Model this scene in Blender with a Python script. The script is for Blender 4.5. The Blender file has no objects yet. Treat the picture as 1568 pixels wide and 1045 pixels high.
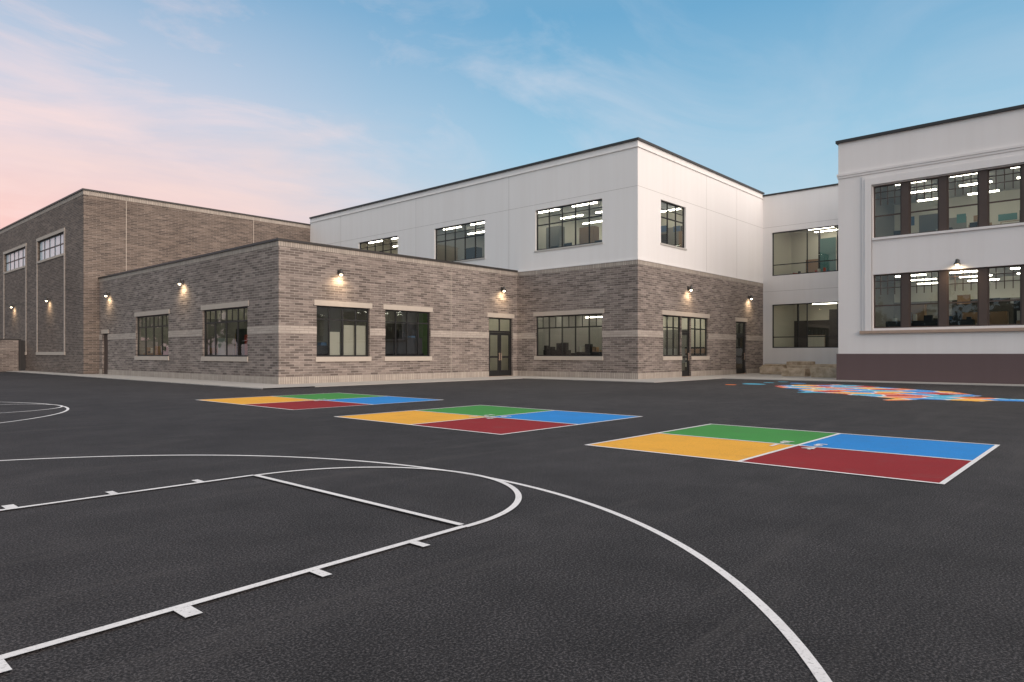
import bpy, math, random, bmesh
from mathutils import Vector
random.seed(7)
scene=bpy.context.scene
scene.view_settings.view_transform='Standard'
try: scene.view_settings.look='None'
except Exception: pass
scene.view_settings.exposure=0

# ---------------------------------------------------------------- materials
def new_mat(name):
    m=bpy.data.materials.new(name); m.use_nodes=True
    nt=m.node_tree; b=nt.nodes['Principled BSDF']
    return m,nt,b
def L(nt,a,b): nt.links.new(a,b)
def N(nt,t,**kw):
    n=nt.nodes.new(t)
    for k,v in kw.items(): setattr(n,k,v)
    return n
def mixrgb(nt,fac,a,b,blend='MIX'):
    n=N(nt,'ShaderNodeMix'); n.data_type='RGBA'; n.blend_type=blend
    for s,v in ((n.inputs[0],fac),(n.inputs[6],a),(n.inputs[7],b)):
        if hasattr(v,'links'): L(nt,v,s)
        elif isinstance(v,(int,float)): s.default_value=v
        else: s.default_value=(*v,1)
    return n.outputs[2]
def math_n(nt,op,a,b=None,c=None,clamp=False):
    n=N(nt,'ShaderNodeMath'); n.operation=op; n.use_clamp=clamp
    for i,v in enumerate((a,b,c)):
        if v is None: continue
        if hasattr(v,'links'): L(nt,v,n.inputs[i])
        else: n.inputs[i].default_value=v
    return n.outputs[0]
def noise(nt,vec,scale,detail=3,rough=.5,dist=0):
    n=N(nt,'ShaderNodeTexNoise'); n.inputs['Scale'].default_value=scale
    n.inputs['Detail'].default_value=detail; n.inputs['Roughness'].default_value=rough
    n.inputs['Distortion'].default_value=dist
    if vec is not None: L(nt,vec,n.inputs['Vector'])
    return n.outputs['Fac']
def ramp(nt,fac,stops,interp='LINEAR'):
    n=N(nt,'ShaderNodeValToRGB'); cr=n.color_ramp; cr.interpolation=interp
    while len(cr.elements)<len(stops): cr.elements.new(.5)
    for e,(p,c) in zip(cr.elements,stops):
        e.position=p; e.color=(*c,1) if len(c)==3 else c
    L(nt,fac,n.inputs[0]); return n.outputs[0]
def pos(nt): return N(nt,'ShaderNodeNewGeometry').outputs['Position']
def simple(name,col,rough=.7,var=.08,scale=4,metal=0,bump=0):
    m,nt,b=new_mat(name); p=pos(nt)
    f=noise(nt,p,scale,2)
    c=mixrgb(nt,f,tuple(x*(1-var) for x in col),tuple(min(1,x*(1+var)) for x in col))
    L(nt,c,b.inputs['Base Color']); b.inputs['Roughness'].default_value=rough
    b.inputs['Metallic'].default_value=metal
    if bump:
        bn=N(nt,'ShaderNodeBump'); bn.inputs['Strength'].default_value=bump; bn.inputs['Distance'].default_value=.01
        L(nt,noise(nt,p,scale*12,2),bn.inputs['Height']); L(nt,bn.outputs[0],b.inputs['Normal'])
    return m
def plain(name,col,rough=.8):
    m,nt,b=new_mat(name); b.inputs['Base Color'].default_value=(*col,1); b.inputs['Roughness'].default_value=rough
    b.inputs['Specular IOR Level'].default_value=.2; return m
def brick_mat(name,c1,c2,mortar,bw=.40,rh=.10,ms=.010,offset=.5,patch=.35):
    m,nt,b=new_mat(name); p=pos(nt)
    s=N(nt,'ShaderNodeSeparateXYZ'); L(nt,p,s.inputs[0])
    a=math_n(nt,'ADD',s.outputs[0],s.outputs[1])
    cb=N(nt,'ShaderNodeCombineXYZ'); L(nt,a,cb.inputs[0]); L(nt,s.outputs[2],cb.inputs[1])
    t=N(nt,'ShaderNodeTexBrick'); t.offset=offset
    L(nt,cb.outputs[0],t.inputs['Vector'])
    t.inputs['Color1'].default_value=(*c1,1); t.inputs['Color2'].default_value=(*c2,1)
    t.inputs['Mortar'].default_value=(*mortar,1)
    t.inputs['Scale'].default_value=1; t.inputs['Mortar Size'].default_value=ms
    t.inputs['Brick Width'].default_value=bw; t.inputs['Row Height'].default_value=rh
    t.inputs['Mortar Smooth'].default_value=.1
    mp=N(nt,'ShaderNodeMapping'); L(nt,cb.outputs[0],mp.inputs[0]); mp.inputs['Scale'].default_value=(1,5.5,1)
    f1=noise(nt,mp.outputs[0],1.1,5,.72)
    v=ramp(nt,f1,[(.3,(1-patch,)*3),(.7,(1+patch,)*3)])
    c=mixrgb(nt,1,t.outputs['Color'],v,'MULTIPLY')
    if patch>.2:
        f2=noise(nt,p,.35,2)
        c=mixrgb(nt,1,c,ramp(nt,f2,[(.3,(.88,.86,.85)),(.7,(1.1,1.1,1.1))]),'MULTIPLY')
        # darker towards the foot of the wall, with an uneven edge
        ft=ramp(nt,math_n(nt,'ADD',s.outputs[2],math_n(nt,'MULTIPLY',f2,.8)),[(.45,(.86,.85,.84)),(1.0,(1,1,1))])
        c=mixrgb(nt,1,c,ft,'MULTIPLY')
    L(nt,c,b.inputs['Base Color']); b.inputs['Roughness'].default_value=.85
    bn=N(nt,'ShaderNodeBump'); bn.inputs['Strength'].default_value=.6; bn.inputs['Distance'].default_value=.012
    inv=math_n(nt,'SUBTRACT',1,t.outputs['Fac']); L(nt,inv,bn.inputs['Height']); L(nt,bn.outputs[0],b.inputs['Normal'])
    return m
M={}
M['brick']=brick_mat('grey_brick',(.29,.238,.208),(.125,.099,.087),(.35,.305,.27),patch=.36,ms=.011)
M['brick_gym']=brick_mat('gym_brick',(.19,.145,.118),(.095,.073,.062),(.27,.225,.19),patch=.36,ms=.011)
M['soldier']=brick_mat('soldier_course',(.46,.395,.335),(.37,.315,.27),(.24,.21,.185),bw=.10,rh=1.0,ms=.012,offset=0,patch=.12)
M['bandbrick']=brick_mat('light_brick',(.49,.42,.365),(.41,.35,.305),(.33,.28,.24),bw=.4,rh=.1,patch=.12)
M['lintel']=simple('precast_lintel',(.50,.43,.365),.8,.08,5)
M['cap']=simple('metal_coping',(.035,.03,.028),.45,.1,1,0)
M['capwhite']=simple('coping_trim',(.5,.47,.43),.6,.05,1)
def stucco(name,col):
    m,nt,b=new_mat(name); p=pos(nt)
    f=noise(nt,p,.5,4,.6)
    mp=N(nt,'ShaderNodeMapping'); L(nt,p,mp.inputs[0]); mp.inputs['Scale'].default_value=(2.5,2.5,.12)
    st=noise(nt,mp.outputs[0],1,3,.6)
    c=mixrgb(nt,f,tuple(x*.96 for x in col),col)
    c=mixrgb(nt,1,c,ramp(nt,st,[(.35,(.975,.97,.965)),(.6,(1,1,1))]),'MULTIPLY')
    L(nt,c,b.inputs['Base Color']); b.inputs['Roughness'].default_value=.9; b.inputs['Specular IOR Level'].default_value=.2
    bn=N(nt,'ShaderNodeBump'); bn.inputs['Strength'].default_value=.25; bn.inputs['Distance'].default_value=.012
    L(nt,noise(nt,p,14,3,.7),bn.inputs['Height']); L(nt,bn.outputs[0],b.inputs['Normal'])
    return m
M['white']=stucco('white_stucco',(.84,.81,.79))
M['cream']=stucco('cream_stucco',(.82,.77,.745))
M['groove']=simple('joint_line',(.45,.42,.39),.9,.05)  # even colour of the thin joint strips
M['brownbase']=stucco('mauve_plinth',(.14,.098,.098))
M['browntrim']=simple('brown_window_trim',(.075,.05,.04),.6,.1)
M['frame']=simple('dark_bronze_frame',(.014,.013,.013),.45,.1)
M['sill']=simple('stone_sill',(.42,.30,.23),.8,.1)
M['concrete']=simple('concrete',(.40,.375,.345),.9,.12,1.3,bump=.2)
M['intwall']=plain('interior_wall',(.52,.50,.43))
M['intgreen']=plain('interior_green_wall',(.10,.20,.06))
M['intteal']=plain('interior_teal_wall',(.09,.20,.19))
M['intgrey']=plain('interior_grey_wall',(.20,.195,.18))
M['intdark']=plain('interior_dark_wall',(.045,.043,.04))
M['intceil']=plain('interior_ceiling',(.42,.41,.38))
M['intfloor']=plain('interior_floor',(.14,.12,.10),.4)
M['wood']=plain('wood_furniture',(.26,.16,.09),.5)
M['darkfurn']=plain('dark_furniture',(.02,.02,.022),.5)
M['redfurn']=plain('red_furniture',(.38,.05,.03),.5)
M['bluefurn']=plain('blue_furniture',(.05,.11,.20),.5)
M['shade']=plain('roller_blind',(.52,.49,.42))
M['lampmetal']=simple('lamp_metal',(.05,.045,.04),.4,.1)
def glass():
    m,nt,b=new_mat('window_glass'); nt.nodes.remove(b)
    out=nt.nodes['Material Output']
    tr=N(nt,'ShaderNodeBsdfTransparent'); tr.inputs[0].default_value=(.88,.91,.88,1)
    gl=N(nt,'ShaderNodeBsdfGlossy'); gl.inputs['Roughness'].default_value=.01; gl.inputs[0].default_value=(.95,.97,1,1)
    fr=N(nt,'ShaderNodeFresnel'); fr.inputs[0].default_value=1.5
    bn=N(nt,'ShaderNodeBump'); bn.inputs['Strength'].default_value=.04; bn.inputs['Distance'].default_value=.02
    L(nt,noise(nt,pos(nt),1.2,1),bn.inputs['Height']); L(nt,bn.outputs[0],gl.inputs['Normal'])
    mx=N(nt,'ShaderNodeMixShader'); L(nt,math_n(nt,'MULTIPLY',fr.outputs[0],1.4,clamp=True),mx.inputs[0]); L(nt,tr.outputs[0],mx.inputs[1]); L(nt,gl.outputs[0],mx.inputs[2])
    L(nt,mx.outputs[0],out.inputs[0]); return m
M['glass']=glass()
m,nt,b=new_mat('painted_reflection_panel'); b.inputs['Roughness'].default_value=.15
L(nt,mixrgb(nt,noise(nt,pos(nt),.8,3),(.55,.68,.78),(.82,.90,.95)),b.inputs['Base Color']); M['panel']=m  # opaque panes; bright sky reflection painted into the pale blue base colour
def emis(name,col,s):
    m,nt,b=new_mat(name); b.inputs['Base Color'].default_value=(*col,1)
    b.inputs['Emission Color'].default_value=(*col,1); b.inputs['Emission Strength'].default_value=s
    return m
M['tube']=emis('ceiling_light_tube',(1,.93,.78),18)
M['bulb']=emis('lamp_bulb',(1,.82,.55),12)

def asphalt():
    m,nt,b=new_mat('asphalt'); p=pos(nt)
    big=noise(nt,p,.16,4,.6,.4); mid=noise(nt,p,1.6,4,.65); fine=noise(nt,p,85,2,.7)
    grit=noise(nt,p,38,4,.85)
    c=ramp(nt,big,[(.32,(.0265,.0245,.0255)),(.7,(.040,.037,.038))])
    c=mixrgb(nt,1,c,ramp(nt,mid,[(.3,(.78,.78,.78)),(.72,(1.22,1.22,1.22))]),'MULTIPLY')
    c=mixrgb(nt,1,c,ramp(nt,fine,[(.32,(.3,.3,.3)),(.5,(.95,.95,.95)),(.66,(3.2,3.2,3.1))]),'MULTIPLY')
    c=mixrgb(nt,1,c,ramp(nt,grit,[(.35,(.75,.75,.75)),(.66,(1.35,1.35,1.35))]),'MULTIPLY')
    mp=N(nt,'ShaderNodeMapping'); L(nt,p,mp.inputs[0]); mp.inputs['Scale'].default_value=(.25,2.2,1); mp.inputs['Rotation'].default_value=(0,0,.5)
    sc=noise(nt,mp.outputs[0],1.1,5,.7,.6)
    c=mixrgb(nt,ramp(nt,sc,[(.54,(0,0,0)),(.78,(.6,.6,.6))]),c,(.080,.073,.070))
    L(nt,c,b.inputs['Base Color']); b.inputs['Roughness'].default_value=.82
    b.inputs['Specular IOR Level'].default_value=.22
    bn=N(nt,'ShaderNodeBump'); bn.inputs['Strength'].default_value=.75; bn.inputs['Distance'].default_value=.005
    L(nt,math_n(nt,'ADD',fine,math_n(nt,'MULTIPLY',grit,.6)),bn.inputs['Height']); L(nt,bn.outputs[0],b.inputs['Normal'])
    return m
M['asphalt']=asphalt()
def paint(name,col,wear=.56):
    m,nt,b=new_mat(name); p=pos(nt)
    f=noise(nt,p,60,2,.7); g=noise(nt,p,.9,4,.6)
    c=mixrgb(nt,g,tuple(x*.84 for x in col),tuple(x*1.08 for x in col))
    c=mixrgb(nt,ramp(nt,f,[(wear,(0,0,0)),(.8,(.8,)*3)]),c,tuple(x*.3+.02 for x in col))
    c=mixrgb(nt,ramp(nt,noise(nt,p,2.3,5,.7,.5),[(.55,(0,0,0)),(.85,(.35,.35,.35))]),c,(.12,.11,.10))
    L(nt,c,b.inputs['Base Color']); b.inputs['Roughness'].default_value=.8; b.inputs['Specular IOR Level'].default_value=.15
    bn=N(nt,'ShaderNodeBump'); bn.inputs['Strength'].default_value=.5; bn.inputs['Distance'].default_value=.004
    L(nt,f,bn.inputs['Height']); L(nt,bn.outputs[0],b.inputs['Normal'])
    return m
M['p_white']=paint('white_line_paint',(.80,.78,.77))
M['p_yellow']=paint('yellow_court_paint',(.84,.42,.055))
M['p_green']=paint('green_court_paint',(.065,.28,.065))
M['p_blue']=paint('blue_court_paint',(.03,.25,.64))
M['p_red']=paint('red_court_paint',(.29,.024,.028))
for nm_,col_ in (('m_orange',(.85,.19,.03)),('m_blue',(.03,.26,.68)),('m_yellow',(.86,.43,.05)),('m_red',(.50,.035,.03)),('m_sky',(.07,.42,.62))):
    M[nm_]=simple('map_'+nm_[2:]+'_paint',col_,.8,.12,1.5)
def rock():
    m,nt,b=new_mat('limestone_block'); p=pos(nt)
    L(nt,ramp(nt,noise(nt,p,3,5,.65),[(.3,(.34,.25,.16)),(.7,(.66,.53,.40))]),b.inputs['Base Color']); b.inputs['Roughness'].default_value=.95
    return m
M['rock']=rock()
M['leaf']=simple('tree_foliage',(.04,.06,.025),.8,.4,.6)
M['bark']=simple('tree_bark',(.08,.06,.045),.9,.2,3)

# ---------------------------------------------------------------- mesh helpers
def empty(name,loc=(0,0,0)):
    e=bpy.data.objects.new(name,None); scene.collection.objects.link(e); e.location=loc
    e.empty_display_size=.3; return e
class MB:
    def __init__(s): s.v=[];s.f=[];s.m=[];s.mats=[]
    def mi(s,k):
        if k not in s.mats: s.mats.append(k)
        return s.mats.index(k)
    def poly(s,pts,k):
        i=len(s.v); s.v+= [tuple(p) for p in pts]; s.f.append(tuple(range(i,i+len(pts)))); s.m.append(s.mi(k))
    def box(s,a,b,k):
        x0,y0,z0=[min(a[i],b[i]) for i in range(3)]; x1,y1,z1=[max(a[i],b[i]) for i in range(3)]
        i=len(s.v)
        s.v+=[(x0,y0,z0),(x1,y0,z0),(x1,y1,z0),(x0,y1,z0),(x0,y0,z1),(x1,y0,z1),(x1,y1,z1),(x0,y1,z1)]
        for q in ((0,3,2,1),(4,5,6,7),(0,1,5,4),(1,2,6,5),(2,3,7,6),(3,0,4,7)):
            s.f.append(tuple(i+j for j in q)); s.m.append(s.mi(k))
    def build(s,name,parent=None,smooth=False):
        me=bpy.data.meshes.new(name); me.from_pydata(s.v,[],s.f)
        for k in s.mats: me.materials.append(M[k])
        me.polygons.foreach_set('material_index',s.m)
        if smooth: me.polygons.foreach_set('use_smooth',[True]*len(s.f))
        me.update(); o=bpy.data.objects.new(name,me); scene.collection.objects.link(o)
        if parent: o.parent=parent; o.matrix_parent_inverse=parent.matrix_world.inverted()
        return o
class Plane:
    """a facade plane: axis 'Y' -> x=c running along y, axis 'X' -> y=c running along x; d = depth into the building"""
    def __init__(s,axis,c): s.axis=axis; s.c=c
    def P(s,a,d,z): return (s.c+d,a,z) if s.axis=='Y' else (a,s.c+d,z)
    def box(s,mb,a0,a1,d0,d1,z0,z1,k): mb.box(s.P(a0,d0,z0),s.P(a1,d1,z1),k)
    def pane(s,mb,a0,a1,d,z0,z1,k):
        q=[s.P(a0,d,z0),s.P(a1,d,z0),s.P(a1,d,z1),s.P(a0,d,z1)]
        if s.axis=='Y': q.reverse()          # outward-facing normal
        mb.poly(q,k)
def facade(pl,parent,name,a0,a1,z0,z1,ops,k,depth=.2,reveal=None):
    mb=MB(); reveal=reveal or k
    As=sorted({a0,a1,*[o[0] for o in ops],*[o[1] for o in ops]}); Zs=sorted({z0,z1,*[o[2] for o in ops],*[o[3] for o in ops]})
    As=[a for a in As if a0<=a<=a1]; Zs=[z for z in Zs if z0<=z<=z1]
    for i in range(len(As)-1):
        for j in range(len(Zs)-1):
            ca=(As[i]+As[i+1])/2; cz=(Zs[j]+Zs[j+1])/2
            if any(o[0]<ca<o[1] and o[2]<cz<o[3] for o in ops): continue
            for d,kk in ((0,k),(depth,'intwall')): pl.pane(mb,As[i],As[i+1],d,Zs[j],Zs[j+1],kk)
    for o in ops:
        if o[3]<=z0 or o[2]>=z1: continue
        A0,A1,Z0,Z1=o
        for q in (((A0,Z0),(A0,Z1)),((A1,Z0),(A1,Z1)),((A0,Z1),(A1,Z1)),((A0,Z0),(A1,Z0))):
            (p,r),(s_,t)=q
            if r==t==z0 and z0<=0.001: continue
            mb.poly([pl.P(p,0,r),pl.P(s_,0,t),pl.P(s_,depth,t),pl.P(p,depth,r)],reveal)
    return mb.build(name,parent)
def band(pl,mb,a0,a1,z0,z1,ops,k,out=.012):
    cuts=[(o[0],o[1]) for o in ops if o[2]<z1-.001 and o[3]>z0+.001]
    cur=a0
    for c in sorted(cuts):
        if c[0]>cur: pl.box(mb,cur,c[0],-out,.03,z0,z1,k)
        cur=max(cur,c[1])
    if cur<a1: pl.box(mb,cur,a1,-out,.03,z0,z1,k)
def window(pl,parent,name,a0,a1,z0,z1,cols,rows,d=.09,fk='frame',sub=None,fw=.06,mw=.055,gk='glass'):
    mb=MB()
    pl.box(mb,a0+.002,a0+fw,d,d+.07,z0+.002,z1-.002,fk); pl.box(mb,a1-fw,a1-.002,d,d+.07,z0+.002,z1-.002,fk)
    pl.box(mb,a0+fw,a1-fw,d+.003,d+.067,z0+.002,z0+fw,fk); pl.box(mb,a0+fw,a1-fw,d+.003,d+.067,z1-fw,z1-.002,fk)
    for c in cols:
        x=a0+(a1-a0)*c; pl.box(mb,x-mw/2,x+mw/2,d+.005,d+.06,z0+fw,z1-fw,fk)
    for r in rows:
        z=z0+(z1-z0)*r; pl.box(mb,a0+fw,a1-fw,d+.008,d+.057,z-mw/2,z+mw/2,fk)
    if sub:
        (s0,s1,nc,nr)=sub
        za=z0+(z1-z0)*s0; zb=z0+(z1-z0)*s1
        for i in range(1,nc):
            x=a0+(a1-a0)*i/nc; pl.box(mb,x-.015,x+.015,d+.014,d+.05,za,zb-fw,fk)
        for i in range(1,nr):
            z=za+(zb-za)*i/nr; pl.box(mb,a0+fw,a1-fw,d+.016,d+.048,z-.015,z+.015,fk)
    mb.build(name+'_frame',parent)
    g=MB(); pl.pane(g,a0+.01,a1-.01,d+.032,z0+.01,z1-.01,gk); g.build(name+'_glass',parent)
def door(pl,parent,name,a0,a1,z1,leaves=2,ztr=2.3,d=.08,leafk='frame'):
    mb=MB(); fw=.07
    pl.box(mb,a0+.002,a0+fw,d,d+.08,.03,z1-.002,'frame'); pl.box(mb,a1-fw,a1-.002,d,d+.08,.03,z1-.002,'frame')
    pl.box(mb,a0+fw,a1-fw,d+.003,d+.077,z1-fw,z1-.002,'frame'); pl.box(mb,a0+fw,a1-fw,d+.003,d+.077,ztr,ztr+.09,'frame')
    w=(a1-a0-2*fw)/leaves
    mid=(a0+a1)/2
    if leaves==2: pl.box(mb,mid-.025,mid+.025,d+.005,d+.07,ztr+.09,z1-fw,'frame')
    for i in range(leaves):
        p=a0+fw+i*w+.008; q=p+w-.016; st=.11
        pl.box(mb,p,p+st,d+.012,d+.06,.05,ztr-.01,leafk); pl.box(mb,q-st,q,d+.012,d+.06,.05,ztr-.01,leafk)
        pl.box(mb,p+st,q-st,d+.014,d+.058,.05,.34,leafk); pl.box(mb,p+st,q-st,d+.014,d+.058,ztr-.14,ztr-.01,leafk)
        pl.box(mb,p+st,q-st,d+.014,d+.058,.98,1.08,leafk)
        hx=q-.06 if i==0 else p+.06
        pl.box(mb,hx-.015,hx+.015,d-.05,d-.02,.85,1.25,'sill'); pl.box(mb,hx-.012,hx+.012,d-.02,d+.012,.88,.91,'sill'); pl.box(mb,hx-.012,hx+.012,d-.02,d+.012,1.19,1.22,'sill')
    pl.box(mb,a0+.002,a1-.002,-.0,d+.1,.031,.045,'sill')
    mb.build(name+'_frame',parent)
    g=MB(); pl.pane(g,a0+.02,a1-.02,d+.035,.1,z1-.01,'glass'); g.build(name+'_glass',parent)
def room(pl,parent,name,a0,a1,z0,z1,depth,wk='intwall',accent=None,seed=0,furn=True,blinds=(),rows=(1.3,3.4,5.5),open0=False,front=None,seg=1.5,hang=False):
    r=random.Random(seed); mb=MB(); d0=.2; P=pl.P
    mb.poly([P(a0,d0,z0),P(a1,d0,z0),P(a1,depth,z0),P(a0,depth,z0)],'intfloor')
    mb.poly([P(a0,d0,z1),P(a1,d0,z1),P(a1,depth,z1),P(a0,depth,z1)],'intceil')
    x=a0; pal=[accent or wk,wk,wk,'intgrey','intgrey','intdark']
    while x<a1-.01:
        q=min(a1,x+r.uniform(1.0,2.4)); 
        if a1-q<.8: q=a1
        k=r.choice(pal)
        mb.poly([P(x,depth,z0),P(q,depth,z0),P(q,depth,z0+(z1-z0)*.72),P(x,depth,z0+(z1-z0)*.72)],k)
        mb.poly([P(x,depth,z0+(z1-z0)*.72),P(q,depth,z0+(z1-z0)*.72),P(q,depth,z1),P(x,depth,z1)],wk); x=q
    if not open0: mb.poly([P(a0,d0,z0),P(a0,depth,z0),P(a0,depth,z1),P(a0,d0,z1)],wk)
    mb.poly([P(a1,d0,z0),P(a1,depth,z0),P(a1,depth,z1),P(a1,d0,z1)],accent or wk)
    mb.build(name+'_room',parent)
    f=MB()
    for d in rows:
        if d>depth-.4: continue
        x=a0+.6
        while x+seg<a1-.2:
            pl.box(f,x,x+seg,d-.06,d+.06,z1-.28,z1-.23,'tube'); pl.box(f,x-.01,x+seg+.01,d-.07,d+.07,z1-.228,z1-.20,'darkfurn')
            x+=seg+.9
    f.build(name+'_ceiling_lights',parent)
    if not furn: return
    f=MB(); x=a0+.3
    while x<a1-1.2:
        t=r.random(); w=r.uniform(.8,1.6)
        if t<.4:
            h=r.uniform(.9,2.0); k=r.choice(['wood','darkfurn','intgrey','darkfurn'])
            pl.box(f,x,x+w,depth-.45,depth-.01,z0+.01,z0+h,k)
            for i in range(1,int(h/.38)):
                pl.box(f,x+.05,x+w-.05,depth-.47,depth-.452,z0+i*.38+.04,z0+i*.38+.3,r.choice(['intwall','wood','bluefurn','shade','darkfurn']))
        elif t<.7:
            pl.box(f,x,x+w,depth-.05,depth-.01,z0+1.0,z0+2.1,r.choice(['darkfurn','shade','darkfurn','intgrey','bluefurn']))
            pl.box(f,x-.03,x+w+.03,depth-.03,depth-.008,z0+.97,z0+2.13,'wood')
        elif t<.85:
            pl.box(f,x,x+.95,depth-.06,depth-.01,z0+.01,z0+2.15,'wood')
        x+=w+r.uniform(.2,.7)
    n=max(2,int((a1-a0)*.6))
    for i in range(n):
        cx=a0+.9+(a1-a0-1.8)*(i+.5)/n+r.uniform(-.2,.2)
        for cd in (1.1,2.6,4.0):
            if cd>depth-1.2: continue
            cd+=r.uniform(-.2,.3)
            pl.box(f,cx-.6,cx+.6,cd-.3,cd+.3,z0+.70,z0+.74,r.choice(['wood','intgrey','darkfurn']))
            for sx in (-.55,.55):
                for sd_ in (-.25,.25): pl.box(f,cx+sx-.02,cx+sx+.02,cd+sd_-.02,cd+sd_+.02,z0+.01,z0+.698,'darkfurn')
            for sx in (-.3,.3):
                k=r.choice(['bluefurn','darkfurn','darkfurn','intteal']); y=cd+.55
                pl.box(f,cx+sx-.2,cx+sx+.2,y-.2,y+.2,z0+.43,z0+.46,k); pl.box(f,cx+sx-.2,cx+sx+.2,y+.18,y+.21,z0+.5,z0+.85,k)
            rr=r.random()
            if rr<.5:
                pl.box(f,cx-.2,cx+.3,cd-.02,cd+.01,z0+.84,z0+1.2,'darkfurn'); pl.box(f,cx-.02,cx+.06,cd-.04,cd+.03,z0+.742,z0+.84,'darkfurn')
            elif rr<.8:
                for bi in range(r.randint(2,5)):
                    bx=cx-.4+bi*.16; pl.box(f,bx,bx+.1,cd-.1,cd+.1,z0+.742,z0+.742+r.uniform(.15,.4),r.choice(['redfurn','bluefurn','darkfurn','shade','wood']))
    if hang:
        x=a0+.4
        while x<a1-.6:
            w=r.uniform(.35,.8); h=r.uniform(.25,.5); zc=z0+r.uniform(2.15,2.5)
            if zc+h<z1-.3: pl.box(f,x,x+w,depth-.03,depth-.006,zc,zc+h,r.choice(['bluefurn','intgrey','intgrey','wood','shade','darkfurn','intteal']))
            if r.random()<.4: pl.box(f,x,x+.9,1.8,2.3,z0+.01,z0+r.uniform(1.6,2.4),r.choice(['darkfurn','wood','intgrey']))
            x+=w+r.uniform(.25,.9)
    if front:
        for (p,q,h,k) in front:
            pl.box(f,p,q,.35,.75,z0+.01,z0+h,k)
            xx=p+.1
            while xx<q-.15:
                hh=r.uniform(.08,.4); ww=r.uniform(.08,.3); pl.box(f,xx,min(q,xx+ww),.42,.68,z0+h+.002,z0+h+hh,r.choice(['darkfurn','wood','darkfurn','bluefurn','darkfurn','shade'])); xx+=ww+r.uniform(.05,.3)
    f.build(name+'_furniture',parent)
    if blinds:
        f=MB()
        for (p,q,u,v) in blinds: pl.box(f,p,q,.215,.225,u,v,'shade')
        f.build(name+'_blinds',parent)
def lamp(pl,a,z,power=46):
    loc=Vector(pl.P(a,0,z)); e=empty('wall_lamp',loc); bpy.context.view_layer.update()
    mb=MB()
    pl.box(mb,a-.06,a+.06,-.03,-.001,z-.02,z+.16,'lampmetal'); pl.box(mb,a-.02,a+.02,-.16,-.03,z+.07,z+.11,'lampmetal')
    mb.build('backplate_and_arm',e)
    mb=MB(); n=20; prof=[(.045,.17),(.06,.155),(.07,.06),(.12,-.02),(.125,-.05)]
    rings=[]
    for (r,h) in prof:
        idx=[]
        for i in range(n):
            t=2*math.pi*i/n; p=pl.P(a+r*math.cos(t),-.19+r*math.sin(t),z+h); idx.append(len(mb.v)); mb.v.append(p)
        rings.append(idx)
    for j in range(len(rings)-1):
        for i in range(n):
            mb.f.append((rings[j][i],rings[j][(i+1)%n],rings[j+1][(i+1)%n],rings[j+1][i])); mb.m.append(mb.mi('lampmetal'))
    mb.f.append(tuple(rings[0])); mb.m.append(0)
    mb.build('shade',e,True)
    me=bpy.data.meshes.new('bulb')
    bm=bmesh.new(); bmesh.ops.create_uvsphere(bm,u_segments=12,v_segments=8,radius=.06); bm.to_mesh(me); bm.free()
    me.materials.append(M['bulb']); o=bpy.data.objects.new('bulb',me); scene.collection.objects.link(o); o.parent=e
    lp=Vector(pl.P(a,-.19,z-.05)); o.location=lp-loc
    ld=bpy.data.lights.new('lamp_light','SPOT'); ld.energy=power; ld.color=(1,.76,.48); ld.spot_size=math.radians(150); ld.spot_blend=1; ld.shadow_soft_size=.08
    lo_=bpy.data.objects.new('lamp_light',ld); scene.collection.objects.link(lo_); lo_.parent=e
    lo_.location=Vector(pl.P(a,-.32,z-.16))-loc
    dr=Vector(pl.P(a,.75,z-1))-Vector(pl.P(a,0,z)); lo_.rotation_euler=dr.to_track_quat('-Z','Y').to_euler()
def shell(parent,name,x0,x1,y0,y1,z,k,sides=('E','N'),z0=0):
    mb=MB()
    if 'E' in sides: mb.poly([(x1,y0,z0),(x1,y1,z0),(x1,y1,z),(x1,y0,z)],k)
    if 'N' in sides: mb.poly([(x0,y1,z0),(x1,y1,z0),(x1,y1,z),(x0,y1,z)],k)
    if 'S' in sides: mb.poly([(x0,y0,z0),(x1,y0,z0),(x1,y0,z),(x0,y0,z)],k)
    if 'W' in sides: mb.poly([(x0,y0,z0),(x0,y1,z0),(x0,y1,z),(x0,y0,z)],k)
    mb.build(name,parent)

# ---------------------------------------------------------------- ground
mb=MB(); S=700; n=14
for i in range(n):
    for j in range(n):
        a=-S+2*S*i/n; b_=-S+2*S*j/n; s=2*S/n
        mb.poly([(a,b_,0),(a+s,b_,0),(a+s,b_+s,0),(a,b_+s,0)],'asphalt')
mb.build('asphalt_ground')
mb=MB()
for (x0,y0,x1,y1) in ((11.6,21.8,13.6,75),(13.6,21.8,25.0,24.3),(25.0,14.6,27.4,24.3),(27.4,14.6,42.2,16.9),(31.3,-18,42.2,14.6)):
    mb.box((x0,y0,-.05),(x1,y1,.03),'concrete')
y=21.8
while y<75: mb.box((11.58,y,.0),(13.6,y+.012,.0315),'groove'); y+=1.5
x=13.6
while x<25: mb.box((x,21.78,0),(x+.012,24.3,.0315),'groove'); x+=1.5
mb.build('sidewalk')

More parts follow.
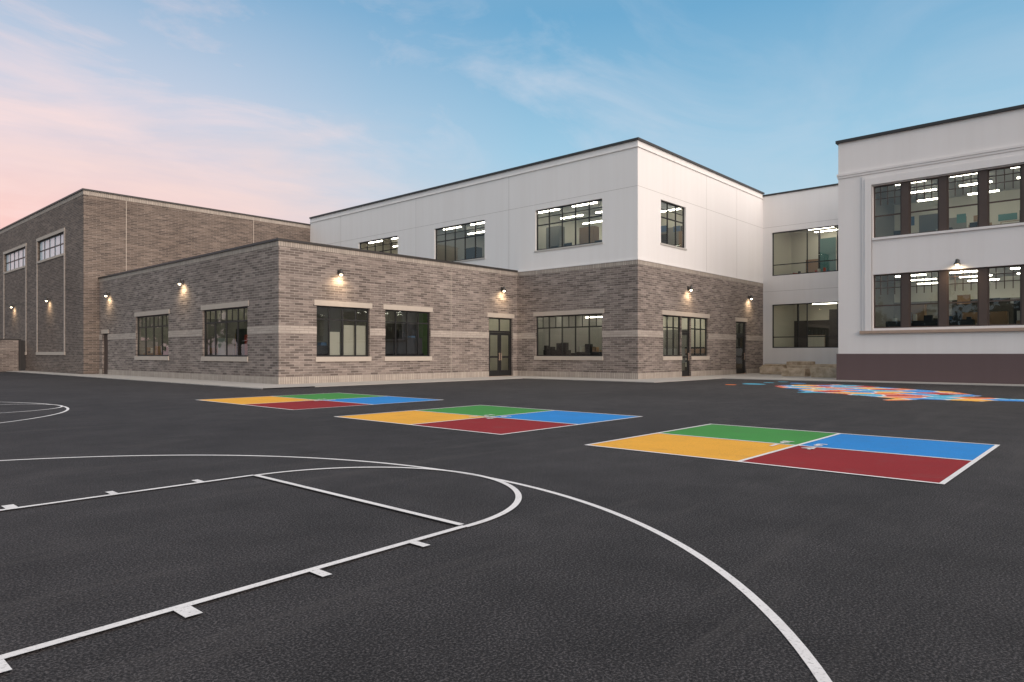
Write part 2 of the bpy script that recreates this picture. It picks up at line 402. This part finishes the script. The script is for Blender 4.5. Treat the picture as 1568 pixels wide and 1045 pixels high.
# ---------------------------------------------------------------- brick classroom wing
WZ0,WZ1=1.08,3.14
A=empty('brick_classroom_wing')
AL=Plane('Y',13.53); AR=Plane('X',24.2)
opsAL=[(26.66,30.81,WZ0,WZ1),(34.54,38.75,WZ0,WZ1),(42.95,43.85,0,2.35)]
opsAR=[(15.18,17.76,WZ0,WZ1),(18.59,21.2,WZ0,WZ1),(25.12,26.92,0,3.06)]
facade(AL,A,'west_wall',24.2,44.4,0,5.54,opsAL,'brick'); facade(AR,A,'south_wall',13.53,27.3,0,5.54,opsAR,'brick')
def trims(pl,parent,a0,a1,top,ops,ext=.010,lintels=True,topk='soldier'):
    mb=MB(); e=a0-ext if pl.axis=='Y' else a0
    band(pl,mb,e,a1,0,.30,ops,'soldier'); band(pl,mb,e,a1,1.98,2.28,ops,'bandbrick',.012)
    band(pl,mb,e,a1,top-.20,top-.002,[],topk)
    for o in ops:
        if lintels:
            pl.box(mb,o[0]-.12,o[1]+.12,-.03,.05,o[3]+.002,o[3]+.22,'lintel')
            if o[2]>.1: pl.box(mb,o[0]-.06,o[1]+.06,-.05,.085,o[2]-.2,o[2]-.002,'lintel')
    mb.build('light_brick_courses',parent)
trims(AL,A,24.2,44.4,5.54,opsAL); trims(AR,A,13.53,27.3,5.54,opsAR)
mb=MB(); mb.box((13.47,24.14,5.54),(27.297,44.395,5.625),'cap'); mb.build('roof_coping',A)
c4=[.25,.5,.75]
window(AL,A,'west_window',26.66,30.81,WZ0,WZ1,c4,[.72],sub=(0.72,1,8,1))
window(AL,A,'west_window_far',34.54,38.75,WZ0,WZ1,c4,[.72],sub=(0.72,1,8,1))
window(AR,A,'south_window',15.18,17.76,WZ0,WZ1,[.25,.5,.75],[.74])
window(AR,A,'south_window_far',18.59,21.2,WZ0,WZ1,[.25,.5,.75],[.74])
door(AR,A,'entrance_door',25.12,26.92,3.06)
mb=MB(); AL.box(mb,42.98,43.82,.08,.14,.04,2.3,'browntrim'); AL.box(mb,42.952,43.848,.141,.2,.03,2.348,'frame'); mb.build('service_door',A)
room(AL,A,'west_classroom',32.4,42.5,.04,3.9,6.5,accent='intgrey',seed=1,front=((34.6,36.2,1.3,'darkfurn'),(37.2,38.7,1.2,'wood')))
room(AR,A,'corner_classroom',13.735,18.1,.04,3.9,7.6,accent='intgrey',seed=3,blinds=((15.9,16.4,1.1,2.1),(16.6,17.7,1.1,2.4)),open0=True,front=((14.9,16.0,1.5,'darkfurn'),))
mb=MB(); AL.box(mb,26.75,27.6,.35,.40,1.1,2.0,'redfurn'); AL.box(mb,28.6,29.5,.9,1.3,.05,2.3,'darkfurn'); AL.box(mb,29.9,30.6,.6,1.0,.05,1.9,'intwall'); mb.build('corner_display_boards',A)
room(AR,A,'green_classroom',18.15,24.6,.04,3.9,5.0,wk='intgrey',accent='intgreen',seed=5,front=((19.6,21.0,1.9,'darkfurn'),))
room(AR,A,'entrance_hall',24.7,27.25,.04,3.9,7,seed=6,furn=False)
lamp(AL,32.8,4.5); lamp(AL,42.66,4.5)
lamp(AR,16.2,4.5); lamp(AR,26.06,4.5)
mb=MB(); AR.box(mb,22.49,22.51,-.014,.0,.3,5.3,'lintel'); mb.build('control_joint',A)

# ---------------------------------------------------------------- white two-storey building
B=empty('white_two_storey_school_building')
WL=Plane('Y',27.3); WR=Plane('X',16.8); HT=11.03
opsWL=[(18.77,22.94,WZ0,WZ1),(18.77,22.94,6.55,8.65),(26.63,30.8,6.55,8.65),(34.27,38.43,6.55,8.65)]
opsWR=[(29.6,31.44,WZ0,3.1),(31.46,32.44,0,3.1),(32.46,34.4,WZ0,3.1),(37.9,39.3,0,3.06),(29.4,31.9,6.55,8.65)]
lo=lambda ops:[o for o in ops if o[2]<5]; hi=lambda ops:[o for o in ops if o[2]>5]
facade(WL,B,'west_brick_wall',16.8,24.2,0,5.53,lo(opsWL),'brick'); facade(WL,B,'west_stucco_wall',16.8,44.38,5.53,HT,hi(opsWL),'white')
facade(WR,B,'south_brick_wall',27.3,41.8,0,5.53,lo(opsWR),'brick'); facade(WR,B,'south_stucco_wall',27.3,41.8,5.53,HT,hi(opsWR),'white')
trims(WL,B,16.8,24.18,5.53,lo(opsWL),topk='soldier')
lin=[(29.6,34.4,WZ0,3.1),(37.9,39.3,0,3.06)]
mb=MB(); band(WR,mb,27.3,41.8,0,.3,lo(opsWR),'soldier'); band(WR,mb,27.3,41.8,1.98,2.28,lo(opsWR),'bandbrick'); band(WR,mb,27.3,41.8,5.33,5.528,[],'soldier')
for o in lin: WR.box(mb,o[0]-.12,o[1]+.12,-.03,.05,o[3]+.002,o[3]+.22,'lintel')
WR.box(mb,29.54,31.44,-.05,.085,.88,1.078,'lintel'); WR.box(mb,32.46,34.46,-.05,.085,.88,1.078,'lintel')
mb.build('light_brick_courses',B)
mb=MB()
mb.box((27.25,16.75,10.72),(41.8,44.38,10.76),'white'); mb.box((27.27,16.77,5.531),(27.4,44.3,5.60),'white'); mb.box((27.4,16.77,5.531),(41.8,16.9,5.60),'white')
for o in hi(opsWL): WL.box(mb,o[0]-.05,o[1]+.05,-.04,.085,o[2]-.08,o[2]-.002,'capwhite')
for o in hi(opsWR): WR.box(mb,o[0]-.05,o[1]+.05,-.04,.085,o[2]-.08,o[2]-.002,'capwhite')
mb.build('stucco_mouldings',B)
mb=MB()
for y_ in (24.8,32.5,40.5): WL.box(mb,y_,y_+.015,-.003,.01,5.6,10.72,'groove')
for x_ in (34.2,38.0): WR.box(mb,x_,x_+.015,-.003,.01,5.6,10.72,'groove')
WL.box(mb,16.8,44.3,-.0032,.01,8.93,8.945,'groove'); WR.box(mb,27.3,41.8,-.0032,.01,8.93,8.945,'groove')
mb.build('stucco_joints',B)
mb=MB(); mb.box((27.22,16.72,HT),(41.85,44.37,HT+.1),'cap'); mb.build('roof_coping',B)
mb=MB(); mb.box((38,17.4,HT+.1),(41,20.5,HT+.26),'cap'); mb.build('roof_curb',B)
shell(B,'rear_walls',27.3,41.8,16.8,44.38,HT,'white')
window(WL,B,'ground_window',18.77,22.94,WZ0,WZ1,[.2,.4,.6,.8],[.7],sub=(0.7,1,10,1))
window(WR,B,'door_sidelight',29.6,31.44,WZ0,3.1,[.33,.66],[.7]); window(WR,B,'door_sidelight_far',32.46,34.4,WZ0,3.1,[.33,.66],[.7])
door(WR,B,'south_door',31.46,32.44,3.1,1); door(WR,B,'side_door',37.9,39.3,3.06,1)
for i,o in enumerate(hi(opsWL)): window(WL,B,'upper_window_%d'%i,*o,[.2,.4,.6,.8],[.62],sub=(0.62,1,5,2))
window(WR,B,'upper_south_window',29.4,31.9,6.55,8.65,[.33,.66],[.62],sub=(0.62,1,3,2))
room(WL,B,'ground_classroom',17.0,24.1,.04,3.6,8.5,seed=41,rows=(1.4,3.6,5.8,7.6),accent='intgrey',open0=True,front=((18.9,20.6,1.25,'darkfurn'),(21.2,22.7,1.35,'darkfurn')))
room(WR,B,'stair_hall',36.6,41.5,.04,3.8,5,seed=13,furn=False,wk='intgrey',accent='intdark')
room(WL,B,'upper_classroom_a',17.0,24.4,5.72,9.1,6.6,seed=14,open0=True,hang=True)
room(WL,B,'upper_classroom_b',24.5,32.0,5.72,9.1,7,seed=15,accent='intgrey',hang=True)
room(WL,B,'upper_classroom_c',32.1,40.0,5.72,9.1,7,seed=16,hang=True)
lamp(WR,32.1,4.5); lamp(WR,39.6,4.5)

# ---------------------------------------------------------------- connector
C=empty('white_connector_building'); CL=Plane('Y',41.8)
opsC=[(10.2,16.25,5.95,8.6),(10.2,16.25,1.55,4.2)]
facade(CL,C,'west_wall',5,16.8,0,10.88,opsC,'white')
mb=MB(); mb.box((41.74,5,10.88),(50,16.9,10.98),'cap'); mb.build('roof_coping',C)
mb=MB(); mb.box((41.76,5,.45),(41.9,16.7,.6),'capwhite'); CL.box(mb,5,16.79,-.0032,.01,8.93,8.945,'groove'); CL.box(mb,5,16.79,-.0032,.01,5.0,5.015,'groove'); mb.build('mouldings',C)
shell(C,'rear_walls',41.8,50,5,16.9,10.88,'white')
for i,o in enumerate(opsC): window(CL,C,'window_%d'%i,*o,[.28,.38,.66],[.25])
room(CL,C,'upper_lounge',8,16.7,5.2,9.2,4.5,seed=24,rows=(1.2,2.4,3.6)); room(CL,C,'lower_lounge',8,16.7,.3,4.6,5,seed=22,rows=(1.3,3.2))
mb=MB(); CL.box(mb,9.5,14.2,2.4,2.46,5.21,8.3,'intteal'); CL.box(mb,14.2,14.3,2.38,2.5,5.21,8.8,'darkfurn'); CL.box(mb,9.5,13.6,2.2,2.3,.31,3.9,'intdark'); CL.box(mb,15.0,15.1,1.0,1.1,.31,4.3,'darkfurn')
for i in range(5): CL.box(mb,9.6+i*.9,9.66+i*.9,2.36,2.39,5.21,8.3,'shade')
mb.build('lounge_partitions',C)

# ---------------------------------------------------------------- older stucco building (right)
R=empty('cream_stucco_school_building'); RL=Plane('Y',32.6)
ops=[]
for g in (8.28,-2.2):
    e_=g-1.37*5-1.09
    ops+=[(e_,g,6.22,8.48),(e_,g,2.3,4.63)]
facade(RL,R,'west_wall',-16,9.69,1.2,10.6,ops,'cream',depth=.3)
mb=MB(); mb.box((32.54,-16.05,0),(50,9.75,1.2),'brownbase'); mb.build('plinth',R)
shell(R,'other_walls',32.6,50,-16,9.69,10.6,'cream',('E','N','S'))
mb=MB(); mb.box((32.5,-16.1,10.6),(50.1,9.78,10.72),'cap'); mb.build('roof_coping',R)
mb=MB()
mb.box((32.53,-16,9.12),(32.7,9.74,9.22),'cream'); mb.box((32.56,-16,9.02),(32.7,9.72,9.119),'cream')
for g in (8.28,-2.2):
    e_=g-1.37*5-1.09
    for (w,o_) in ((.42,.05),(.30,.09)):
        zb,zt=2.2,8.52+w
        mb.box((32.6-o_,g+.04,zb),(32.65,g+w,zt),'cream'); mb.box((32.6-o_,e_-w,zb),(32.65,e_-.04,zt),'cream')
        mb.box((32.6-o_+.002,e_-.04,8.52),(32.65,g+.04,zt-.002),'cream')
    mb.box((32.48,e_-.5,2.08),(32.88,g+.5,2.198),'sill'); mb.box((32.53,e_-.02,6.12),(32.88,g+.02,6.218),'cream')
mb.build('window_surround_moulding',R)
mb=MB()
for g in (8.28,-2.2):
    for i in range(5):
        y1=g-1.37*i-1.09; y0=y1-.28
        for (z0,z1) in ((6.22,8.48),(2.3,4.63)): RL.box(mb,y0,y1,.08,.3,z0+.001,z1-.001,'browntrim')
mb.build('window_piers',R)
for gi,g in enumerate((8.28,-2.2)):
    for i in range(6):
        a1=g-1.37*i; a0=a1-1.09
        for j,(z0,z1) in enumerate(((6.22,8.48),(2.3,4.63))):
            window(RL,R,'sash_window_%d_%d_%d'%(gi,i,j),a0,a1,z0,z1,[],[.42],d=.15,fk='browntrim',sub=(.62,1,4,3) ,fw=.055)
for j,(z0,z1) in enumerate(((5.4,9.0),(1.25,4.9))):
    for gi,g in enumerate((8.28,-2.2)):
        pr=Plane('Y',32.7); room(pr,R,'classroom_%d_%d'%(j,gi),g-8.6,g+.9,z0,z1,7.5,seed=50+j*3+gi,accent='intgrey',rows=(1.5,3.7,5.9),seg=1.2,hang=True,
            front=((g-7.5,g-5.0,1.25,'wood'),(g-3.6,g-.4,1.35,'darkfurn')) if j else None)
lamp(RL,5.14,4.83,40)

# ---------------------------------------------------------------- gymnasium
G=empty('brick_gymnasium'); GL=Plane('Y',12.73); GR=Plane('X',44.4); GH=10.55
opsG=[(48.03,53.7,7.3,8.62),(56.7,62.6,7.3,8.62),(65.5,71.3,7.3,8.62)]
facade(GL,G,'west_wall',44.4,78,0,GH,opsG,'brick_gym'); facade(GR,G,'south_wall',12.73,40,0,GH,[],'brick_gym')
shell(G,'rear_walls',12.73,40,44.4,78,GH,'brick_gym')
mb=MB(); mb.box((12.66,44.33,GH),(40,78,GH+.09),'cap'); mb.build('roof_coping',G)
mb=MB(); band(GL,mb,44.39,78,GH-.24,GH-.002,[],'soldier'); band(GR,mb,12.73,40,GH-.24,GH-.002,[],'soldier')
for o in opsG:
    for (a,b_) in ((o[0]-.22,o[0]-.04),(o[1]+.04,o[1]+.22)): GL.box(mb,a,b_,-.04,.02,1.32,o[3]+.002,'bandbrick')
    GL.box(mb,o[0]-.22,o[1]+.22,-.045,.02,o[3]+.004,o[3]+.2,'lintel'); GL.box(mb,o[0]-.25,o[1]+.25,-.06,.02,1.12,1.318,'lintel')
    GL.box(mb,o[0]-.03,o[1]+.03,-.05,.07,o[2]-.14,o[2]-.002,'lintel')
for x_ in (14.96,22.95): GR.box(mb,x_,x_+.03,-.01,.01,.3,GH-.25,'lintel')
mb.build('trim_courses',G)
for i,o in enumerate(opsG): window(GL,G,'clerestory_window_%d'%i,*o,[.2,.4,.6,.8],[.5],gk='panel',mw=.07)
for y_ in (51.0,59.7,68.4): lamp(GL,y_,4.6)
W=empty('brick_enclosure_wall'); mb=MB(); mb.box((6.0,56.6,0),(12.3,56.9,2.15),'brick'); mb.build('wall',W)
mb=MB(); mb.box((5.95,56.55,2.15),(12.32,56.95,2.22),'cap'); mb.box((12.34,56.58,.02),(12.46,56.9,2.2),'cap'); mb.box((12.48,56.7,.1),(12.70,56.76,2.1),'cap'); mb.build('coping_and_gate_post',W)

# ---------------------------------------------------------------- limestone blocks
def boulder(x,y,sx,sy,sz,seed):
    from mathutils import noise as mn
    bm=bmesh.new(); bmesh.ops.create_cube(bm,size=1); bmesh.ops.subdivide_edges(bm,edges=bm.edges[:],cuts=5,use_grid_fill=True)
    for v in bm.verts:
        p=v.co; q=p.normalized()*.62; c=p.lerp(q,.14); nn=mn.noise(Vector((p.x*2.6+seed*3,p.y*2.6,p.z*2.6)))*.09
        c=c*(1+nn); v.co=Vector((c.x*sx,c.y*sy,c.z*sz))
    me=bpy.data.meshes.new('limestone_block'); bm.to_mesh(me); bm.free(); me.materials.append(M['rock'])
    o=bpy.data.objects.new('limestone_block',me); scene.collection.objects.link(o); o.location=(x,y,sz*.46+.03); o.rotation_euler=(0,0,(seed%3-1)*.12)
for i,(x,y,sx,sy,sz) in enumerate(((41.0,15.7,1.0,1.3,.55),(40.9,14.2,1.0,1.4,.75),(40.8,12.6,1.1,1.3,.6),(39.2,15.1,.9,1.4,.45),(38.9,13.3,.9,1.7,.55),(37.9,11.4,1.0,1.5,.6),(36.4,12.9,.8,1.2,.42),(35.6,11.2,.8,1.2,.5))):
    boulder(x,y,sx,sy,sz,i+1)

# ---------------------------------------------------------------- trees behind the photographer (seen in the glass)
mb=MB(); rt=random.Random(5)
def tree(x,y,h):
    r=h*.33
    n=6
    for i in range(n):
        a=2*math.pi*i/n; b2=2*math.pi*(i+1)/n
        mb.poly([(x+.25*math.cos(a),y+.25*math.sin(a),0),(x+.25*math.cos(b2),y+.25*math.sin(b2),0),(x+.1*math.cos(b2),y+.1*math.sin(b2),h*.6),(x+.1*math.cos(a),y+.1*math.sin(a),h*.6)],'bark')
    for _ in range(9):
        c=Vector((x+rt.gauss(0,r*.5),y+rt.gauss(0,r*.5),h*rt.uniform(.35,.85))); rr=r*rt.uniform(.35,.6)
        for __ in range(45):
            d=Vector((rt.gauss(0,1),rt.gauss(0,1),rt.gauss(0,.8))).normalized()*rr*rt.uniform(.5,1); p=c+d; s=rt.uniform(.25,.55)
            u=Vector((rt.gauss(0,1),rt.gauss(0,1),rt.gauss(0,1))).normalized(); v=u.cross(Vector((rt.gauss(0,1),rt.gauss(0,1),rt.gauss(0,1)))).normalized()
            mb.poly([p-u*s,p+v*s*.7,p+u*s,p-v*s*.7],'leaf')
for i in range(44):
    tree(-48+rt.uniform(-6,6),-50+i*3.6,rt.uniform(7,12))
for i in range(26):
    tree(-44+i*3.8,-52+rt.uniform(-6,6),rt.uniform(6,11))
for i in range(14):
    tree(-44+i*3.0,104+rt.uniform(-4,4),rt.uniform(8,12))
mb.build('distant_tree_line')

# ---------------------------------------------------------------- painted markings
def strip(mb,p,q,w,z,k='p_white'):
    p=Vector(p);q=Vector(q); d=(q-p).normalized(); n_=Vector((-d.y,d.x))*w/2
    mb.poly([(*(p-n_),z),(*(q-n_),z),(*(q+n_),z),(*(p+n_),z)],k)
def arc(mb,cx,cy,r,t0,t1,w,z,n=96,k='p_white'):
    for i in range(n):
        a=t0+(t1-t0)*i/n; b_=t0+(t1-t0)*(i+1)/n
        mb.poly([(cx+(r-w/2)*math.cos(a),cy+(r-w/2)*math.sin(a),z),(cx+(r+w/2)*math.cos(a),cy+(r+w/2)*math.sin(a),z),(cx+(r+w/2)*math.cos(b_),cy+(r+w/2)*math.sin(b_),z),(cx+(r-w/2)*math.cos(b_),cy+(r-w/2)*math.sin(b_),z)],k)
def court(oy):
    mb=MB(); w=.052
    arc(mb,-.15,4.9+oy,4.93,-math.pi/2,math.pi/2,w,.004)
    strip(mb,(-.15,9.83+oy),(-1.9,9.83+oy),w,.004); strip(mb,(-.15,-.03+oy),(-1.9,-.03+oy),w,.004)
    arc(mb,3.3,4.895+oy,1.485,-math.pi/2,math.pi/2,w,.008)
    strip(mb,(3.3,6.38+oy),(-1.9,6.38+oy),w,.012); strip(mb,(3.3,3.41+oy),(-1.9,3.16+oy),w,.012)
    strip(mb,(3.3,3.44+oy),(3.3,6.35+oy),w,.016)
    strip(mb,(-1.9,-4+oy),(-1.9,14-1+oy-4),w,.016)
    for i,x in enumerate((2.80,2.07,1.35,.63)):
        ww=.06 if i!=2 else .08
        strip(mb,(x,6.407+oy),(x,6.55+oy),ww,.012); yy=3.41-.048*(3.3-x)-.027+oy; strip(mb,(x,yy),(x,yy-.13),ww,.012)
    mb.build('basketball_court_markings')
court(0); court(13.5)
def four_square(x0,xm,x1,y0,ym,y1,w=.05):
    e=empty('four_square_court',((x0+x1)/2,(y0+y1)/2,0)); bpy.context.view_layer.update()
    for nm,(a,b_,c,d),k in (('yellow_square',(x0,xm,ym,y1),'p_yellow'),('green_square',(xm,x1,ym,y1),'p_green'),('blue_square',(xm,x1,y0,ym),'p_blue'),('red_square',(x0,xm,y0,ym),'p_red')):
        mb=MB(); mb.poly([(a,c,.004),(b_,c,.004),(b_,d,.004),(a,d,.004)],k); mb.build(nm,e)
    mb=MB(); h=w/2; z=.008
    mb.poly([(x0-h,y0-h,z),(x1+h,y0-h,z),(x1+h,y0+h,z),(x0-h,y0+h,z)],'p_white'); mb.poly([(x0-h,y1-h,z),(x1+h,y1-h,z),(x1+h,y1+h,z),(x0-h,y1+h,z)],'p_white')
    for x in (x0,x1): mb.poly([(x-h,y0+h,z),(x+h,y0+h,z),(x+h,y1-h,z),(x-h,y1-h,z)],'p_white')
    mb.poly([(xm-h,y0+h,z),(xm+h,y0+h,z),(xm+h,y1-h,z),(xm-h,y1-h,z)],'p_white')
    mb.poly([(x0+h,ym-h,z),(xm-h,ym-h,z),(xm-h,ym+h,z),(x0+h,ym+h,z)],'p_white'); mb.poly([(xm+h,ym-h,z),(x1-h,ym-h,z),(x1-h,ym+h,z),(xm+h,ym+h,z)],'p_white')
    mb.build('white_outline',e)
    for t,dx,dy in (('1',-.22,.22),('2',.22,.22),('3',.22,-.22),('4',-.22,-.22)):
        cu=bpy.data.curves.new('number_'+t,'FONT'); cu.body=t; cu.size=.32; cu.offset=.008; cu.align_x='CENTER'; cu.align_y='CENTER'
        o=bpy.data.objects.new('number_'+t,cu); scene.collection.objects.link(o); cu.materials.append(M['p_white'])
        o.parent=e; o.location=(xm+dx-e.location.x,ym+dy-e.location.y,.012); o.rotation_euler=(0,0,math.radians(-90 if dx<0 else 90))
four_square(7.32,9.13,10.92,1.28,3.22,5.28)
four_square(7.42,9.36,11.35,6.9,9.0,11.2)
four_square(7.72,9.8,12.0,13.2,15.5,17.95)
# USA map: outline cut into jittered state-sized cells, each painted one flat colour
us=[(0,.93),(.02,.8),(.0,.62),(.02,.45),(.06,.33),(.12,.28),(.2,.22),(.27,.24),(.33,.2),(.36,.12),(.40,.13),(.45,.0),(.48,.02),(.48,.12),(.54,.16),(.6,.13),(.63,.16),(.70,.16),(.76,.16),(.80,.02),(.83,.0),(.83,.1),(.80,.24),(.84,.32),(.90,.4),(.88,.5),(.91,.58),(.94,.63),(1.0,.68),(.97,.74),(1.0,.86),(.96,.92),(.93,.8),(.87,.78),(.83,.7),(.78,.68),(.77,.62),(.73,.6),(.73,.72),(.70,.8),(.66,.78),(.67,.6),(.64,.6),(.63,.74),(.67,.82),(.58,.9),(.50,.97),(.46,.94),(.2,.95),(.06,.97),(.05,.92)]
ex=Vector((-.6,-.8)); ny=Vector((.8,-.6)); c0=Vector((23.5,5.7))
def mp_(u,v): p=c0+ex*((u-.5)*10.2)+ny*((v-.5)*5.2); return p
def inside(u,v):
    c=False; n=len(us)
    for i in range(n):
        (x1,y1),(x2,y2)=us[i],us[i-1]
        if (y1>v)!=(y2>v) and u<(x2-x1)*(v-y1)/(y2-y1)+x1: c=not c
    return c
rm=random.Random(12)
NX,NY=11,6; seeds=[((i+.5+rm.uniform(-.32,.32)+(.25 if j%2 else -.25))/NX,(j+.5+rm.uniform(-.3,.3))/NY,None) for i in range(-1,NX+1) for j in range(NY)]
pal=['m_blue','m_orange','m_sky','m_yellow','m_red','m_orange','m_blue']
seedcol=[]
for i,s_ in enumerate(seeds):
    near=[seedcol[k] for k in range(len(seedcol)) if ((seeds[k][0]-s_[0])*2)**2+(seeds[k][1]-s_[1])**2<.07]
    ch=[c for c in pal if c not in near] or pal; seedcol.append(rm.choice(ch))
mb=MB(); GX,GY=150,76
for i in range(GX):
    for j in range(GY):
        u=(i+.5)/GX; v=(j+.5)/GY
        if not inside(u,v): continue
        ds=sorted((((s_[0]-u)*10.2)**2+((s_[1]-v)*5.2)**2,k) for k,s_ in enumerate(seeds))[:2]
        k='p_white' if math.sqrt(ds[1][0])-math.sqrt(ds[0][0])<.07 else seedcol[ds[0][1]]
        mb.poly([(*mp_(i/GX,j/GY),.004),(*mp_((i+1)/GX,j/GY),.004),(*mp_((i+1)/GX,(j+1)/GY),.004),(*mp_(i/GX,(j+1)/GY),.004)],k)
for (cu_,cv,r,k) in ((-.10,.35,.05,'m_sky'),(-.12,.75,.035,'m_blue'),(-.2,.6,.025,'m_sky'),(-.06,.12,.025,'m_orange'),(-.26,.8,.025,'m_sky')):
    mb.poly([(*mp_(cu_+r*math.cos(t*.785)*(1+.25*math.sin(t*2.3)),cv+1.7*r*math.sin(t*.785)),.004) for t in range(8)],k)
mb.build('painted_usa_map')

# ---------------------------------------------------------------- sun + sky
sd=Vector((.14,.93,-.48)).normalized()
sl=bpy.data.lights.new('sun','SUN'); sl.energy=2.25; sl.angle=math.radians(60); sl.color=(1,.925,.88)
so=bpy.data.objects.new('sun',sl); scene.collection.objects.link(so); so.rotation_euler=sd.to_track_quat('-Z','Y').to_euler(); so.location=(-20,-40,30)
w=bpy.data.worlds.new('World'); scene.world=w; w.use_nodes=True; nt=w.node_tree
bg=nt.nodes['Background']
sky=N(nt,'ShaderNodeTexSky'); sky.sky_type='NISHITA'; sky.sun_disc=False; sky.sun_elevation=math.radians(12); sky.sun_rotation=math.atan2(-sd.x,-sd.y)
tc=N(nt,'ShaderNodeTexCoord'); g=tc.outputs['Generated']
sp=N(nt,'ShaderNodeSeparateXYZ'); L(nt,g,sp.inputs[0]); z=sp.outputs[2]
base=ramp(nt,z,[(0,(.60,.70,.75)),(.15,(.50,.66,.75)),(.28,(.33,.56,.73)),(.44,(.15,.385,.61)),(.7,(.26,.36,.46)),(1,(.36,.39,.42))])
hl=math_n(nt,'SQRT',math_n(nt,'MAXIMUM',math_n(nt,'SUBTRACT',1.0,math_n(nt,'MULTIPLY',z,z)),.0001))
def azdot(ang):
    a=math.radians(ang)
    return math_n(nt,'DIVIDE',math_n(nt,'ADD',math_n(nt,'MULTIPLY',sp.outputs[0],math.cos(a)),math_n(nt,'MULTIPLY',sp.outputs[1],math.sin(a))),hl)
warm=ramp(nt,azdot(86),[(.70,(0,)*3),(.84,(.35,)*3),(.94,(.8,)*3),(1,(1,)*3)])
low=ramp(nt,z,[(.0,(1,)*3),(.16,(.97,)*3),(.28,(.65,)*3),(.46,(.14,)*3),(.7,(0,)*3)])
wf=math_n(nt,'MULTIPLY',warm,low)
pink=ramp(nt,z,[(.08,(.94,.45,.42)),(.2,(.95,.60,.55)),(.32,(.80,.67,.73))])
col=mixrgb(nt,wf,base,pink)
den=math_n(nt,'ADD',math_n(nt,'MAXIMUM',z,0),.12)
cx=math_n(nt,'DIVIDE',sp.outputs[0],den); cy=math_n(nt,'DIVIDE',sp.outputs[1],den)
cb=N(nt,'ShaderNodeCombineXYZ'); L(nt,cx,cb.inputs[0]); L(nt,cy,cb.inputs[1])
mpn=N(nt,'ShaderNodeMapping'); L(nt,cb.outputs[0],mpn.inputs[0]); mpn.inputs['Rotation'].default_value=(0,0,-.35); mpn.inputs['Scale'].default_value=(.9,1.5,1); mpn.inputs['Location'].default_value=(3.3,1.4,0)
cl=noise(nt,mpn.outputs[0],1.15,7,.6,1.0); cl2=noise(nt,cb.outputs[0],.6,2,.5)
cf=math_n(nt,'MULTIPLY',ramp(nt,cl,[(.45,(0,)*3),(.70,(1,)*3)]),ramp(nt,cl2,[(.36,(.25,)*3),(.58,(1,)*3)]))
side=ramp(nt,azdot(80),[(.5,(.32,)*3),(.88,(1,)*3)])
cf=math_n(nt,'MULTIPLY',cf,side)
ccol=mixrgb(nt,warm,(.60,.66,.76),(.97,.72,.69))
col=mixrgb(nt,math_n(nt,'MULTIPLY',cf,.9,clamp=True),col,ccol)
mp2=N(nt,'ShaderNodeMapping'); L(nt,g,mp2.inputs[0]); mp2.inputs['Scale'].default_value=(1.6,1.6,9)
lb=noise(nt,mp2.outputs[0],1.5,5,.6,.5)
lf=math_n(nt,'MULTIPLY',ramp(nt,lb,[(.45,(0,)*3),(.66,(1,)*3)]),math_n(nt,'MULTIPLY',ramp(nt,azdot(78),[(.82,(0,)*3),(.95,(1,)*3)]),ramp(nt,z,[(.1,(.9,)*3),(.24,(.6,)*3),(.34,(0,)*3)])))
col=mixrgb(nt,math_n(nt,'MULTIPLY',lf,.8,clamp=True),col,(.99,.71,.62))
col=mixrgb(nt,ramp(nt,azdot(266),[(.15,(0,)*3),(.75,(1,)*3)]),col,(1.2,1.04,.94))
sn=N(nt,'ShaderNodeVectorMath'); sn.operation='SCALE'; L(nt,sky.outputs[0],sn.inputs[0]); sn.inputs['Scale'].default_value=.01
col=mixrgb(nt,1,col,sn.outputs[0],'ADD')
L(nt,col,bg.inputs[0]); bg.inputs[1].default_value=1.0

# ---------------------------------------------------------------- camera
cd=bpy.data.cameras.new('camera'); cam=bpy.data.objects.new('camera',cd); scene.collection.objects.link(cam)
cam.location=(0,0,1.2); cam.rotation_euler=(math.radians(90),0,math.radians(-48)); cd.sensor_width=36; cd.lens=24.107; cd.shift_y=.01244; cd.clip_end=3000; cd.clip_start=.05
scene.camera=cam
